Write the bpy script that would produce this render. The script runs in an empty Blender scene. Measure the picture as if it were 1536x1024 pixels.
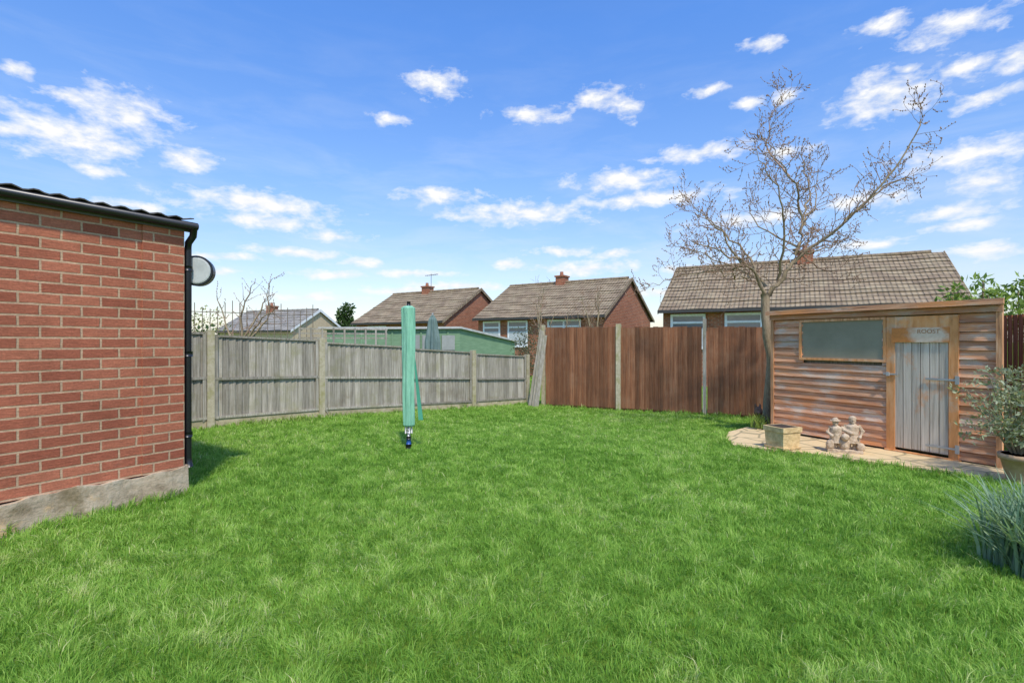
import bpy, math, random
import numpy as np
from mathutils import Vector, Matrix
random.seed(7); rng=np.random.default_rng(7)
scene=bpy.context.scene
scene.view_settings.view_transform='Standard'; scene.view_settings.look='None'; scene.view_settings.exposure=0
H=1.5
# ------------------------------------------------------------------ helpers
class MB:
    def __init__(s): s.v=[];s.f=[];s.uv=[];s.mi=[];s.rn=[]
    def poly(s,pts,mi=0,rnd=None,uvs=None):
        b=len(s.v); pts=[tuple(p) for p in pts]; s.v+=pts
        s.f.append(tuple(range(b,b+len(pts)))); s.mi.append(mi); s.rn.append(random.random() if rnd is None else rnd)
        if uvs is None:
            n=(Vector(pts[1])-Vector(pts[0])).cross(Vector(pts[-1])-Vector(pts[0]))
            if n.length>0: n.normalize()
            if abs(n.z)>.8: uvs=[(p[0],p[1]) for p in pts]
            else:
                t=Vector((-n.y,n.x,0)); 
                if t.length<1e-6: t=Vector((1,0,0))
                t.normalize(); uvs=[(Vector(p).dot(t),p[2]) for p in pts]
        s.uv+=list(uvs)
    def hexa(s,p,mi=0,rnd=None):
        if rnd is None: rnd=random.random()
        for a in ((3,2,1,0),(4,5,6,7),(0,1,5,4),(1,2,6,5),(2,3,7,6),(3,0,4,7)):
            s.poly([p[i] for i in a],mi,rnd)
    def box(s,cx,cy,cz,sx,sy,sz,mi=0,rnd=None,M=None):
        x,y,z=sx/2,sy/2,sz/2
        p=[Vector(q) for q in ((-x,-y,-z),(x,-y,-z),(x,y,-z),(-x,y,-z),(-x,-y,z),(x,-y,z),(x,y,z),(-x,y,z))]
        if M is not None: p=[M@q for q in p]
        s.hexa([(q.x+cx,q.y+cy,q.z+cz) for q in p],mi,rnd)
    def bb(s,x0,x1,y0,y1,z0,z1,mi=0,rnd=None):
        s.box((x0+x1)/2,(y0+y1)/2,(z0+z1)/2,x1-x0,y1-y0,z1-z0,mi,rnd)
    def plank(s,p0,p1,z0a,z0b,z1a,z1b,offa,offb,th,mi=0,rnd=None):
        d=Vector((p1[0]-p0[0],p1[1]-p0[1])); d.normalize(); n=Vector((d.y,-d.x))
        def q(p,o,z): return (p[0]+n.x*o,p[1]+n.y*o,z)
        s.hexa([q(p0,offa+th,z0a),q(p1,offb+th,z0b),q(p1,offb,z0b),q(p0,offa,z0a),
                q(p0,offa+th,z1a),q(p1,offb+th,z1b),q(p1,offb,z1b),q(p0,offa,z1a)],mi,rnd)
    def tube(s,pts,rad,n=8,mi=0,rnd=None,cap=True):
        if rnd is None: rnd=random.random()
        pts=[Vector(p) for p in pts]; rings=[]
        up=Vector((.31,.17,.93))
        for i,p in enumerate(pts):
            d=(pts[min(i+1,len(pts)-1)]-pts[max(i-1,0)])
            if d.length<1e-9: d=Vector((0,0,1))
            d.normalize(); a=d.cross(up)
            if a.length<.05: a=d.cross(Vector((1,0,0)))
            a.normalize(); b=d.cross(a)
            r=rad[i] if hasattr(rad,'__len__') else rad
            k=len(s.v)
            for j in range(n):
                t=2*math.pi*j/n; s.v.append(tuple(p+a*(r*math.cos(t))+b*(r*math.sin(t))))
            rings.append(k)
        for i in range(len(rings)-1):
            for j in range(n):
                j2=(j+1)%n
                s.f.append((rings[i]+j,rings[i]+j2,rings[i+1]+j2,rings[i+1]+j)); s.mi.append(mi); s.rn.append(rnd)
                s.uv+=[(j/n,i),(j/n+1/n,i),(j/n+1/n,i+1),(j/n,i+1)]
        if cap:
            for k,rev in ((rings[0],0),(rings[-1],1)):
                fc=tuple(range(k,k+n)); s.f.append(fc if not rev else fc[::-1]); s.mi.append(mi); s.rn.append(rnd); s.uv+=[(0,0)]*n
    def ell(s,c,r,mi=0,rnd=None,nu=12,nv=8,M=None):
        if rnd is None: rnd=random.random()
        b=len(s.v)
        for i in range(nv+1):
            ph=math.pi*i/nv
            for j in range(nu):
                th=2*math.pi*j/nu
                q=Vector((r[0]*math.sin(ph)*math.cos(th),r[1]*math.sin(ph)*math.sin(th),r[2]*math.cos(ph)))
                if M is not None: q=M@q
                s.v.append((c[0]+q.x,c[1]+q.y,c[2]+q.z))
        for i in range(nv):
            for j in range(nu):
                j2=(j+1)%nu
                s.f.append((b+i*nu+j,b+(i+1)*nu+j,b+(i+1)*nu+j2,b+i*nu+j2)); s.mi.append(mi); s.rn.append(rnd); s.uv+=[(0,0)]*4
    def build(s,name,mats,parent=None,smooth=False,mw=None):
        me=bpy.data.meshes.new(name); me.from_pydata(s.v,[],s.f)
        for m in mats: me.materials.append(m)
        me.polygons.foreach_set('material_index',s.mi)
        ul=me.uv_layers.new(name='UVMap'); ul.data.foreach_set('uv',[c for u in s.uv for c in u])
        at=me.attributes.new('rnd','FLOAT','FACE'); at.data.foreach_set('value',s.rn)
        if smooth: me.polygons.foreach_set('use_smooth',[True]*len(s.f))
        me.update(); ob=bpy.data.objects.new(name,me); scene.collection.objects.link(ob)
        if parent: ob.parent=parent
        if mw is not None: ob.matrix_world=mw
        return ob
def empty(name,loc=(0,0,0),rz=0):
    e=bpy.data.objects.new(name,None); e.location=loc; e.rotation_euler=(0,0,rz); e.empty_display_size=.2
    scene.collection.objects.link(e); return e
class NT:
    def __init__(s,tree): s.t=tree
    def n(s,typ,**kw):
        nd=s.t.nodes.new(typ)
        for k,v in kw.items(): setattr(nd,k,v)
        return nd
    def l(s,a,b): s.t.links.new(a,b)
    def math(s,op,a,b=None,c=None,clamp=False):
        nd=s.n('ShaderNodeMath',operation=op); nd.use_clamp=clamp
        for i,x in enumerate((a,b,c)):
            if x is None: continue
            if hasattr(x,'is_output'): s.l(x,nd.inputs[i])
            else: nd.inputs[i].default_value=x
        return nd.outputs[0]
    def vm(s,op,a,b=None,out=0):
        nd=s.n('ShaderNodeVectorMath',operation=op)
        for i,x in enumerate((a,b)):
            if x is None: continue
            if hasattr(x,'is_output'): s.l(x,nd.inputs[i])
            else: nd.inputs[i].default_value=x
        return nd.outputs[out]
    def mix(s,f,a,b,blend='MIX'):
        nd=s.n('ShaderNodeMix',data_type='RGBA',blend_type=blend)
        for idx,x in ((0,f),(6,a),(7,b)):
            if hasattr(x,'is_output'): s.l(x,nd.inputs[idx])
            else: nd.inputs[idx].default_value=(x if idx==0 else (tuple(x)+(1,))[:4])
        return nd.outputs[2]
    def noise(s,vec,scale=5,detail=5,rough=.6,dist=0):
        nd=s.n('ShaderNodeTexNoise'); nd.inputs['Scale'].default_value=scale; nd.inputs['Detail'].default_value=detail
        nd.inputs['Roughness'].default_value=rough; nd.inputs['Distortion'].default_value=dist
        if vec is not None: s.l(vec,nd.inputs['Vector'])
        return nd.outputs['Fac']
    def ramp(s,fac,stops):
        nd=s.n('ShaderNodeValToRGB'); cr=nd.color_ramp
        while len(cr.elements)<len(stops): cr.elements.new(.5)
        for e,(p,c) in zip(cr.elements,stops):
            e.position=p; e.color=(tuple(c)+(1,))[:4] if hasattr(c,'__len__') else (c,c,c,1)
        s.l(fac,nd.inputs[0]); return nd.outputs[0]
    def bump(s,h,strength=.5,dist=.01,nrm=None):
        nd=s.n('ShaderNodeBump'); nd.inputs['Strength'].default_value=strength; nd.inputs['Distance'].default_value=dist
        s.l(h,nd.inputs['Height'])
        if nrm is not None: s.l(nrm,nd.inputs['Normal'])
        return nd.outputs[0]
def newmat(name):
    m=bpy.data.materials.new(name); m.use_nodes=True; nt=NT(m.node_tree)
    b=m.node_tree.nodes['Principled BSDF']; return m,nt,b
def coords(nt,kind,scale=(1,1,1),use_rnd=True):
    tc=nt.n('ShaderNodeTexCoord'); mp=nt.n('ShaderNodeMapping'); nt.l(tc.outputs[kind],mp.inputs[0]); mp.inputs['Scale'].default_value=scale
    at=nt.n('ShaderNodeAttribute',attribute_name='rnd')
    v=mp.outputs[0]
    if use_rnd:
        o=nt.math('MULTIPLY',at.outputs['Fac'],37.0); v=nt.vm('ADD',v,o)
    return v,at.outputs['Fac'],tc
def surf(name,stops,scale=(1,1,1),ns=5,detail=6,rough=.85,bump=.4,bdist=.01,rv=.3,spec=.3,kind='Object',rndoff=True,blotch=None,dist=0,metal=0,blotch2=None,bscale=None):
    m,nt,b=newmat(name); v,r,tc=coords(nt,kind,scale,rndoff)
    f=nt.noise(v,ns,detail,.65,dist)
    col=nt.ramp(f,stops)
    bc=tc.outputs[kind]
    if bscale:
        mpb=nt.n('ShaderNodeMapping'); mpb.inputs['Scale'].default_value=bscale; nt.l(bc,mpb.inputs[0]); bc=mpb.outputs[0]
    for bl in (blotch,blotch2):
        if bl:
            f2=nt.noise(bc,bl[1],6,.7); k=nt.ramp(f2,[(bl[2],0),(bl[3],.9)]); col=nt.mix(k,col,bl[0])
    g=nt.math('MULTIPLY_ADD',r,rv,1-rv/2); col=nt.mix(1.0,col,g,'MULTIPLY')
    nt.l(col,b.inputs['Base Color']); b.inputs['Roughness'].default_value=rough
    b.inputs['Specular IOR Level'].default_value=spec; b.inputs['Metallic'].default_value=metal
    if bump: nt.l(nt.bump(f,bump,bdist),b.inputs['Normal'])
    return m
def plain(name,c,rough=.5,spec=.5,metal=0):
    return surf(name,[(.3,tuple(x*.85 for x in c)),(.7,tuple(min(1,x*1.1) for x in c))],ns=9,rough=rough,bump=.05,rv=.1,spec=spec,metal=metal)
def brickmat(name,c1,c2,mortar,bw=.225,rh=.075,ms=.01,bump=.8,var=.5):
    m,nt,b=newmat(name); tc=nt.n('ShaderNodeTexCoord'); 
    wv=nt.n('ShaderNodeTexNoise'); wv.inputs['Scale'].default_value=9; nt.l(tc.outputs['UV'],wv.inputs['Vector'])
    off=nt.vm('MULTIPLY',nt.vm('SUBTRACT',wv.outputs['Color'],(.5,.5,.5)),(.010,.010,0))
    uv=nt.vm('ADD',tc.outputs['UV'],off)
    def brick(ca,cb,mo):
        br=nt.n('ShaderNodeTexBrick'); nt.l(uv,br.inputs['Vector']); br.offset=.5
        br.inputs['Scale'].default_value=1; br.inputs['Brick Width'].default_value=bw; br.inputs['Row Height'].default_value=rh
        br.inputs['Mortar Size'].default_value=ms; br.inputs['Mortar Smooth'].default_value=.3; br.inputs['Bias'].default_value=0
        br.inputs['Color1'].default_value=(*ca,1); br.inputs['Color2'].default_value=(*cb,1); br.inputs['Mortar'].default_value=(*mo,1)
        return br
    br=brick(c1,c2,mortar)
    f=nt.noise(tc.outputs['UV'],60,5,.7); g=nt.noise(tc.outputs['UV'],1.7,6,.7)
    mp=nt.n('ShaderNodeMapping'); mp.inputs['Scale'].default_value=(12,90,1); nt.l(tc.outputs['UV'],mp.inputs[0]); st=nt.noise(mp.outputs[0],1,3,.6)
    col=nt.mix(1.0,br.outputs['Color'],nt.ramp(f,[(.25,1-var*.6),(.75,1+var*.4)]),'MULTIPLY')
    col=nt.mix(1.0,col,nt.ramp(g,[(.3,.78),(.7,1.18)]),'MULTIPLY')
    col=nt.mix(1.0,col,nt.ramp(st,[(.3,.8),(.7,1.15)]),'MULTIPLY')
    col=nt.mix(nt.ramp(nt.noise(tc.outputs['UV'],4,8,.8),[(.58,0),(.78,.35)]),col,(.46,.29,.20))
    nt.l(col,b.inputs['Base Color']); b.inputs['Roughness'].default_value=.9; b.inputs['Specular IOR Level'].default_value=.15
    h=nt.math('SUBTRACT',nt.math('MULTIPLY_ADD',f,.35,nt.math('MULTIPLY',st,.5)),br.outputs['Fac'])
    nt.l(nt.bump(h,bump,.008),b.inputs['Normal']); return m
def foliage(name,ca,cb,rough=.55,trans=.35):
    m,nt,b=newmat(name); at=nt.n('ShaderNodeAttribute',attribute_name='rnd')
    tc=nt.n('ShaderNodeTexCoord'); g=nt.noise(tc.outputs['Object'],1.1,4,.6)
    col=nt.mix(at.outputs['Fac'],ca,cb); col=nt.mix(1.0,col,nt.ramp(g,[(.3,.75),(.7,1.25)]),'MULTIPLY')
    nt.l(col,b.inputs['Base Color']); b.inputs['Roughness'].default_value=rough; b.inputs['Specular IOR Level'].default_value=.25
    tr=nt.n('ShaderNodeBsdfTranslucent'); nt.l(nt.mix(1.0,col,(1.3,1.25,.6),'MULTIPLY'),tr.inputs[0])
    mx=nt.n('ShaderNodeMixShader'); mx.inputs[0].default_value=trans
    out=m.node_tree.nodes['Material Output']; nt.l(b.outputs[0],mx.inputs[1]); nt.l(tr.outputs[0],mx.inputs[2]); nt.l(mx.outputs[0],out.inputs[0]); return m
# ------------------------------------------------------------------ materials
M_brick=brickmat('brick_red_wall',(.49,.168,.095),(.35,.105,.06),(.54,.35,.22),bw=.27,rh=.09,ms=.0095)
M_hbrick=brickmat('brick_house',(.44,.15,.075),(.31,.095,.05),(.38,.28,.19))
M_conc=surf('concrete_plinth',[(.3,(.26,.19,.12)),(.5,(.48,.37,.25)),(.7,(.58,.48,.35))],ns=7,bump=.9,bdist=.03,rv=.1,blotch=((.19,.14,.07),3,.5,.68),detail=10,blotch2=((.66,.42,.2),1.8,.54,.62))
M_post=surf('concrete_post',[(.3,(.36,.31,.19)),(.7,(.55,.48,.34))],ns=12,bump=.6,rv=.2,blotch=((.28,.26,.08),4,.5,.7))
M_gravelb=surf('gravel_board',[(.3,(.32,.26,.15)),(.7,(.55,.47,.32))],ns=8,bump=.5,rv=.2,blotch=((.22,.21,.08),2,.5,.7))
M_greywood=surf('weathered_grey_wood',[(.25,(.14,.12,.09)),(.5,(.35,.315,.25)),(.75,(.54,.49,.41))],scale=(28,28,1.2),ns=1.6,bump=.6,rv=.5,blotch=((.27,.25,.15),2.5,.5,.7),blotch2=((.19,.15,.10),1.1,.55,.75))
M_brownwood=surf('stained_brown_wood',[(.25,(.14,.058,.028)),(.5,(.29,.125,.06)),(.75,(.42,.20,.10))],scale=(26,26,1.2),ns=1.6,bump=.5,rv=.6,blotch=((.34,.18,.10),2.2,.5,.75),blotch2=((.17,.08,.045),.9,.5,.7))
M_redwood=surf('red_fence_wood',[(.25,(.16,.045,.02)),(.7,(.38,.12,.055))],scale=(26,26,1.2),ns=1.6,bump=.5,rv=.4)
M_black=plain('black_plastic',(.012,.012,.014),.35)
M_dgrey=plain('grey_gutter',(.10,.10,.10),.5)
M_white=plain('white_paint',(.8,.8,.79),.5)
M_glass=plain('window_glass',(.16,.17,.18),.08,.9)
M_lamp=plain('frosted_lens',(.45,.46,.43),.6,.3)
M_corr=surf('corrugated_cement',[(.3,(.06,.055,.05)),(.7,(.17,.155,.14))],ns=6,bump=.4,rv=.1)
M_metal=plain('galvanised_metal',(.45,.45,.43),.45,.5,.4)
def pave():
    m,nt,b=newmat('crazy_paving'); tc=nt.n('ShaderNodeTexCoord')
    vo=nt.n('ShaderNodeTexVoronoi'); vo.feature='DISTANCE_TO_EDGE'; vo.inputs['Scale'].default_value=2.3; nt.l(tc.outputs['Object'],vo.inputs['Vector'])
    e=nt.ramp(vo.outputs['Distance'],[(.0,0),(.06,1)]); f=nt.noise(tc.outputs['Object'],14,6,.7)
    c=nt.mix(f,(.55,.38,.18),(.80,.62,.35)); c=nt.mix(e,(.28,.23,.12),c)
    nt.l(c,b.inputs['Base Color']); b.inputs['Roughness'].default_value=.9
    nt.l(nt.bump(nt.math('MULTIPLY_ADD',f,.3,e),.6,.01),b.inputs['Normal']); return m
M_pave=pave()
def tilemat(name,ca,cb,cc):
    m,nt,b=newmat(name); tc=nt.n('ShaderNodeTexCoord'); br=nt.n('ShaderNodeTexBrick'); nt.l(tc.outputs['UV'],br.inputs['Vector'])
    br.offset=.5; br.inputs['Scale'].default_value=1; br.inputs['Brick Width'].default_value=.3; br.inputs['Row Height'].default_value=.3
    br.inputs['Mortar Size'].default_value=.008; br.inputs['Color1'].default_value=(*ca,1); br.inputs['Color2'].default_value=(*cb,1); br.inputs['Mortar'].default_value=(.05,.04,.03,1)
    f=nt.noise(tc.outputs['UV'],1.3,8,.75); k=nt.ramp(f,[(.46,0),(.66,.8)]); k2=nt.ramp(nt.noise(tc.outputs['UV'],3.1,8,.8),[(.5,0),(.7,.6)])
    col=nt.mix(k,br.outputs['Color'],cc); col=nt.mix(k2,col,tuple(x*.5 for x in ca))
    sx=nt.n('ShaderNodeSeparateXYZ'); nt.l(tc.outputs['UV'],sx.inputs[0])
    w=nt.math('SINE',nt.math('MULTIPLY',sx.outputs[0],2*math.pi/.15))
    nt.l(nt.bump(nt.math('MULTIPLY_ADD',f,.6,w),.7,.02),b.inputs['Normal'])
    nt.l(col,b.inputs['Base Color']); b.inputs['Roughness'].default_value=.92; return m
M_tile=tilemat('concrete_roof_tiles',(.22,.155,.095),(.33,.245,.15),(.37,.30,.18))
M_tile2=tilemat('grey_roof_tiles',(.24,.22,.19),(.33,.3,.26),(.38,.35,.28))
# ------------------------------------------------------------------ terrain
def sst(a,b,x):
    t=np.clip((x-a)/(b-a),0,1); return t*t*(3-2*t)
def gz(x,y):
    x=np.asarray(x,float); y=np.asarray(y,float)
    return (sst(6.2,11.3,y)*(-.19+.30*np.clip(-x/5,0,1)))
def G(x,y): return float(gz(x,y))
def ground_mat():
    m,nt,b=newmat('lawn_soil'); tc=nt.n('ShaderNodeTexCoord')
    f=nt.noise(tc.outputs['Object'],18,8,.8); g=nt.noise(tc.outputs['Object'],.8,5,.6)
    c=nt.ramp(f,[(.3,(.08,.13,.02)),(.55,(.17,.28,.035)),(.75,(.29,.38,.07))]); c=nt.mix(1.0,c,nt.ramp(g,[(.3,.8),(.7,1.2)]),'MULTIPLY')
    nt.l(c,b.inputs['Base Color']); b.inputs['Roughness'].default_value=1; b.inputs['Specular IOR Level'].default_value=.1
    nt.l(nt.bump(f,.8,.03),b.inputs['Normal']); return m
xs=np.concatenate([[-900,-300,-100,-40],np.linspace(-20,20,81),[40,100,300,900]]); ys=np.concatenate([[-300,-60,-15],np.linspace(-5,25,61),[40,100,300,900]])
XX,YY=np.meshgrid(xs,ys); ZZ=gz(XX,YY)
me=bpy.data.meshes.new('ground'); nx=len(xs)
me.from_pydata(np.stack([XX.ravel(),YY.ravel(),ZZ.ravel()],1).tolist(),[],[(j*nx+i,j*nx+i+1,(j+1)*nx+i+1,(j+1)*nx+i) for j in range(len(ys)-1) for i in range(nx-1)])
me.materials.append(ground_mat()); ob=bpy.data.objects.new('ground',me); scene.collection.objects.link(ob)
# ------------------------------------------------------------------ grass blades
lawn=np.array([(-7.6,6.2),(-5.05,8.62),(.38,13.85),(.85,13.35),(7.5,10.2),(6.2,4.3),(6.0,.5),(-6.2,.5),(-5.9,.8),(-3.2,5.0),(-5.6,6.6)])
pavepoly=np.array([(3.19,7.38),(3.5,7.08),(3.86,6.82),(4.22,6.42),(4.7,5.95),(5.2,5.4),(6.3,4.9),(7.0,5.6),(5.75,6.1),(4.40,8.6),(4.1,8.95),(3.6,8.5),(3.3,7.9)])
def inpoly(px,py,P):
    c=np.zeros(len(px),bool); n=len(P)
    for i in range(n):
        x1,y1=P[i]; x2,y2=P[(i+1)%n]
        if y1==y2: continue
        k=((y1>py)!=(y2>py))&(px<(x2-x1)*(py-y1)/(y2-y1)+x1); c^=k
    return c
def segdist(px,py,P):
    dmin=np.full(len(px),9.)
    for i in range(len(P)):
        a=np.array(P[i]);b=np.array(P[(i+1)%len(P)]); d=b-a; t=np.clip(((px-a[0])*d[0]+(py-a[1])*d[1])/(d@d),0,1)
        dmin=np.minimum(dmin,np.hypot(px-a[0]-t*d[0],py-a[1]-t*d[1]))
    return dmin
NG=rng.random((256,256))
def vnoise(x,y,s):
    x,y=x*.83+y*.56,y*.83-x*.56
    x=x*s+50;y=y*s+50; xi=np.floor(x).astype(int);yi=np.floor(y).astype(int);fx=x-xi;fy=y-yi
    fx=fx*fx*(3-2*fx);fy=fy*fy*(3-2*fy); a=NG[xi%256,yi%256];b=NG[(xi+1)%256,yi%256];c=NG[xi%256,(yi+1)%256];d=NG[(xi+1)%256,(yi+1)%256]
    return a*(1-fx)*(1-fy)+b*fx*(1-fy)+c*(1-fx)*fy+d*fx*fy
def grassmesh():
    N=3200000
    x=rng.uniform(-9,9,N); y=rng.uniform(1.0,14,N)
    D=np.sqrt(x*x+y*y)
    cl=vnoise(x,y,9)*.5+vnoise(x,y,26)*.5
    keep=rng.random(N)<np.minimum(1,(3.6/np.maximum(D,.1))**1.35)*(.5+.85*cl)
    keep&=np.abs(x)<1.1*y+1.2
    x=x[keep];y=y[keep];D=D[keep];cl=cl[keep]
    k=inpoly(x,y,lawn)&~inpoly(x,y,pavepoly)
    rx=(x-4.34);ry=(y-8.5); a=rx*.468-ry*.884; bb=rx*.884+ry*.468
    k&=~((a>-.1)&(a<3.1)&(bb>-.05)&(bb<2.2))
    x=x[k];y=y[k];D=D[k];cl=cl[k]; n=len(x)
    big=vnoise(x,y,1.3); mid=vnoise(x+3,y+9,3.1)
    edge=np.exp(-(np.minimum(segdist(x,y,lawn),segdist(x,y,pavepoly))/.09)**2)
    h=(.018+.064*cl**1.7+.018*rng.random(n))*(.8+.25*big+.3*mid)*(1+.6*(rng.random(n)<.04))*(1+.8*edge)
    w=(.0024+.0024*rng.random(n))*np.maximum(1,(D/3.2))**.75
    az=rng.uniform(0,2*np.pi,n); wa=vnoise(x+7,y+3,5)*4*np.pi
    ldx=np.cos(az)*.8+np.cos(wa)*.6; ldy=np.sin(az)*.8+np.sin(wa)*.6
    lean=h*rng.uniform(.2,1.15,n)
    fa=rng.uniform(0,np.pi,n); fx=np.cos(fa)*w/2; fy=np.sin(fa)*w/2
    z=gz(x,y)-.004
    V=np.empty((n,5,3),np.float32)
    V[:,0]=np.stack([x-fx,y-fy,z],1);V[:,1]=np.stack([x+fx,y+fy,z],1)
    mx=x+ldx*lean*.35;my=y+ldy*lean*.35;mz=z+h*.6
    V[:,2]=np.stack([mx+fx*.8,my+fy*.8,mz],1);V[:,3]=np.stack([mx-fx*.8,my-fy*.8,mz],1)
    V[:,4]=np.stack([x+ldx*lean,y+ldy*lean,z+h*(1-.25*lean/h)],1)
    me=bpy.data.meshes.new('grass'); me.vertices.add(n*5); me.vertices.foreach_set('co',V.ravel())
    base=(np.arange(n)*5)[:,None]; L=np.concatenate([base+0,base+1,base+2,base+3,base+3,base+2,base+4],1).astype(np.int32)
    me.loops.add(n*7); me.loops.foreach_set('vertex_index',L.ravel())
    me.polygons.add(n*2); st=np.stack([np.arange(n)*7,np.arange(n)*7+4],1).astype(np.int32)
    me.polygons.foreach_set('loop_start',st.ravel())
    me.update(calc_edges=True)
    at=me.attributes.new('rnd','FLOAT','FACE')
    pat=vnoise(x,y,.9)*.2+vnoise(x,y,2.7)*.25+vnoise(x,y,7)*.3+vnoise(x,y,15)*.25
    r=np.clip(.10+.55*rng.random(n)+.85*(pat-.5)+.4*(cl-.4)+.35*(rng.random(n)<.06),0,1); at.data.foreach_set('value',np.repeat(r,2).astype(np.float32))
    mat,nt,b=newmat('grass_blades'); a=nt.n('ShaderNodeAttribute',attribute_name='rnd')
    col=nt.ramp(a.outputs['Fac'],[(0,(.12,.255,.03)),(.4,(.27,.49,.065)),(.75,(.46,.64,.14)),(1,(.76,.75,.36))])
    nt.l(col,b.inputs['Base Color']); b.inputs['Roughness'].default_value=.5; b.inputs['Specular IOR Level'].default_value=.2
    tr=nt.n('ShaderNodeBsdfTranslucent'); nt.l(col,tr.inputs[0]); mx=nt.n('ShaderNodeMixShader'); mx.inputs[0].default_value=.45
    nt.l(b.outputs[0],mx.inputs[1]);nt.l(tr.outputs[0],mx.inputs[2]);nt.l(mx.outputs[0],mat.node_tree.nodes['Material Output'].inputs[0])
    me.materials.append(mat); o=bpy.data.objects.new('grass',me); scene.collection.objects.link(o); print('BLADES',n)
grassmesh()
# ------------------------------------------------------------------ brick garage
g=empty('brick_garage',(-3.24,5.05,0),math.radians(58.33))
W=2.8; X0=-4.7
m=MB(); m.bb(X0,-.36,0,.2,.26,2.62,0); m.bb(-.36,0,-.016,.2,.26,2.62,0); m.bb(-.2,-.001,.2,W,.26,2.62,0); m.bb(X0,X0+.2,.2,W,.26,2.62,0); m.bb(X0+.2,-.2,W-.2,W,.26,2.62,0)
m.build('walls',[M_brick],g)
m=MB()
nseg=60
def pz(i): return .262+.012*math.sin(i*1.7)+.01*math.sin(i*.53+1)
for i in range(nseg):
    xa=X0+(.03-X0)*i/nseg; xb=X0+(.03-X0)*(i+1)/nseg
    oa=-.035-.012*math.sin(i*.9);ob_=-.035-.012*math.sin((i+1)*.9)
    m.hexa([(xa,oa-.02,-.1),(xb,ob_-.02,-.1),(xb,.1,-.1),(xa,.1,-.1),(xa,oa,pz(i)),(xb,ob_,pz(i+1)),(xb,.1,pz(i+1)),(xa,.1,pz(i))],0,.5)
m.bb(-.17,.032,.1,W+.03,-.1,.258,0,.5)
m.build('plinth',[M_conc],g)
m=MB(); nxr=150
for i in range(nxr):
    xa=X0-.1+(4.85)*i/nxr; xb=X0-.1+4.85*(i+1)/nxr
    za=.011*math.sin(2*math.pi*xa/.146)+.01*math.sin(xa*2.3); zb=.011*math.sin(2*math.pi*xb/.146)+.01*math.sin(xb*2.3)
    m.poly([(xa,-.10,2.70+za),(xb,-.10,2.70+zb),(xb,W+.1,3.0+zb),(xa,W+.1,3.0+za)],0,.5)
    m.poly([(xa,-.10,2.69+za),(xa,-.10,2.70+za),(xb,-.10,2.70+zb),(xb,-.10,2.69+zb)],0,.5)
    m.poly([(xb,-.10,2.69+zb),(xb,W+.1,2.99+zb),(xa,W+.1,2.99+za),(xa,-.10,2.69+za)],0,.5)
m.build('roof',[M_corr],g,True)
m=MB(); m.bb(X0-.1,.05,-.03,-.018,2.58,2.675,0)
m.hexa([(.0,-.018,2.6),(.03,-.018,2.6),(.03,W,2.6),(.0,W,2.6),(.0,-.018,2.675),(.03,-.018,2.675),(.03,W,2.97),(.0,W,2.97)],0)
m.build('fascia',[M_dgrey],g)
m=MB()
pts=[(X0-.1,-.075,2.645),(.09,-.075,2.635)]; m.tube(pts,.038,12,0)
m.tube([(.06,-.075,2.62),(.06,-.06,2.54),(.055,.02,2.48),(.055,.03,2.4),(.055,.03,.34),(.07,.03,.25)],.033,12,0)
for z in (2.2,1.35,.55): m.tube([(.055,.03,z),(.055,.03,z+.05)],.041,12,0)
m.build('gutter_and_downpipe',[M_black],g,True)
wl=empty('round_wall_light',(-3.20,5.2,2.215),math.atan2(-.98,.28))
m=MB()
m.tube([(-.11,0,0),(-.09,0,0),(.02,0,0),(.03,0,0)],[.12,.148,.154,.148],32,0); m.tube([(.029,0,0),(.036,0,0),(.04,0,0)],[.134,.132,.12],32,1)
m.tube([(-.1,0,0),(-.15,-.05,0),(-.15,-.12,0)],.03,10,0); m.build('lamp_drum',[M_black,M_lamp],wl,False)
# ------------------------------------------------------------------ left fence
def lerp(a,b,t): return a+(b-a)*t
LP=[(-6.44,7.28),(-5.07,8.6),(-3.70,9.92),(-2.33,11.24),(-.96,12.56),(.40,13.88)]
LT=[1.68,1.63,1.51,1.375,1.225,1.09]
lf=empty('grey_timber_fence')
m=MB();r=MB();gb=MB();ps=MB()
for i in range(5):
    p0,p1=LP[i],LP[i+1]; d=Vector((p1[0]-p0[0],p1[1]-p0[1])); Lh=d.length; d.normalize()
    nb=17
    za,zb=G(*p0),G(*p1)
    ta,tb=LT[i]-.02,LT[i+1]+.02
    t0=.06/Lh; t1=1-.06/Lh
    for k in range(nb):
        a=lerp(t0,t1,k/nb); b=lerp(t0,t1,(k+1.12)/nb if k<nb-1 else 1)
        q0=(lerp(p0[0],p1[0],a),lerp(p0[1],p1[1],a)); q1=(lerp(p0[0],p1[0],b),lerp(p0[1],p1[1],b))
        zt=lerp(ta,tb,a)-.03+random.uniform(-.006,.006)
        zt2=lerp(ta,tb,b)-.03
        m.plank(q0,q1,lerp(za,zb,a)+.14+random.uniform(0,.02),lerp(za,zb,b)+.14+random.uniform(0,.02),zt,zt2,-.022+random.uniform(-.004,.004),.002,.012)
    def P(t): return (lerp(p0[0],p1[0],t),lerp(p0[1],p1[1],t))
    q0,q1=P(t0),P(t1)
    r.plank(q0,q1,ta-.03,tb-.03,ta,tb,-.035,-.035,.07)
    ma,mb_=(ta+za)/2+.02,(tb+zb)/2+.02
    r.plank(q0,q1,ma,mb_,ma+.045,mb_+.045,.018,.018,.028)
    for t in (t0,t1-.03): 
        r.plank(P(t),P(t+.028),za+.15,zb+.15,lerp(ta,tb,t)-.03,lerp(ta,tb,t)-.03,.016,.016,.025)
    r.plank(q0,q1,za+.15,zb+.15,za+.19,zb+.19,.0185,.0185,.026)
    gb.plank(q0,q1,za-.1,zb-.1,za+.15,zb+.15,-.02,-.02,.045)
d=Vector((1.37,1.32)).normalized()
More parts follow.
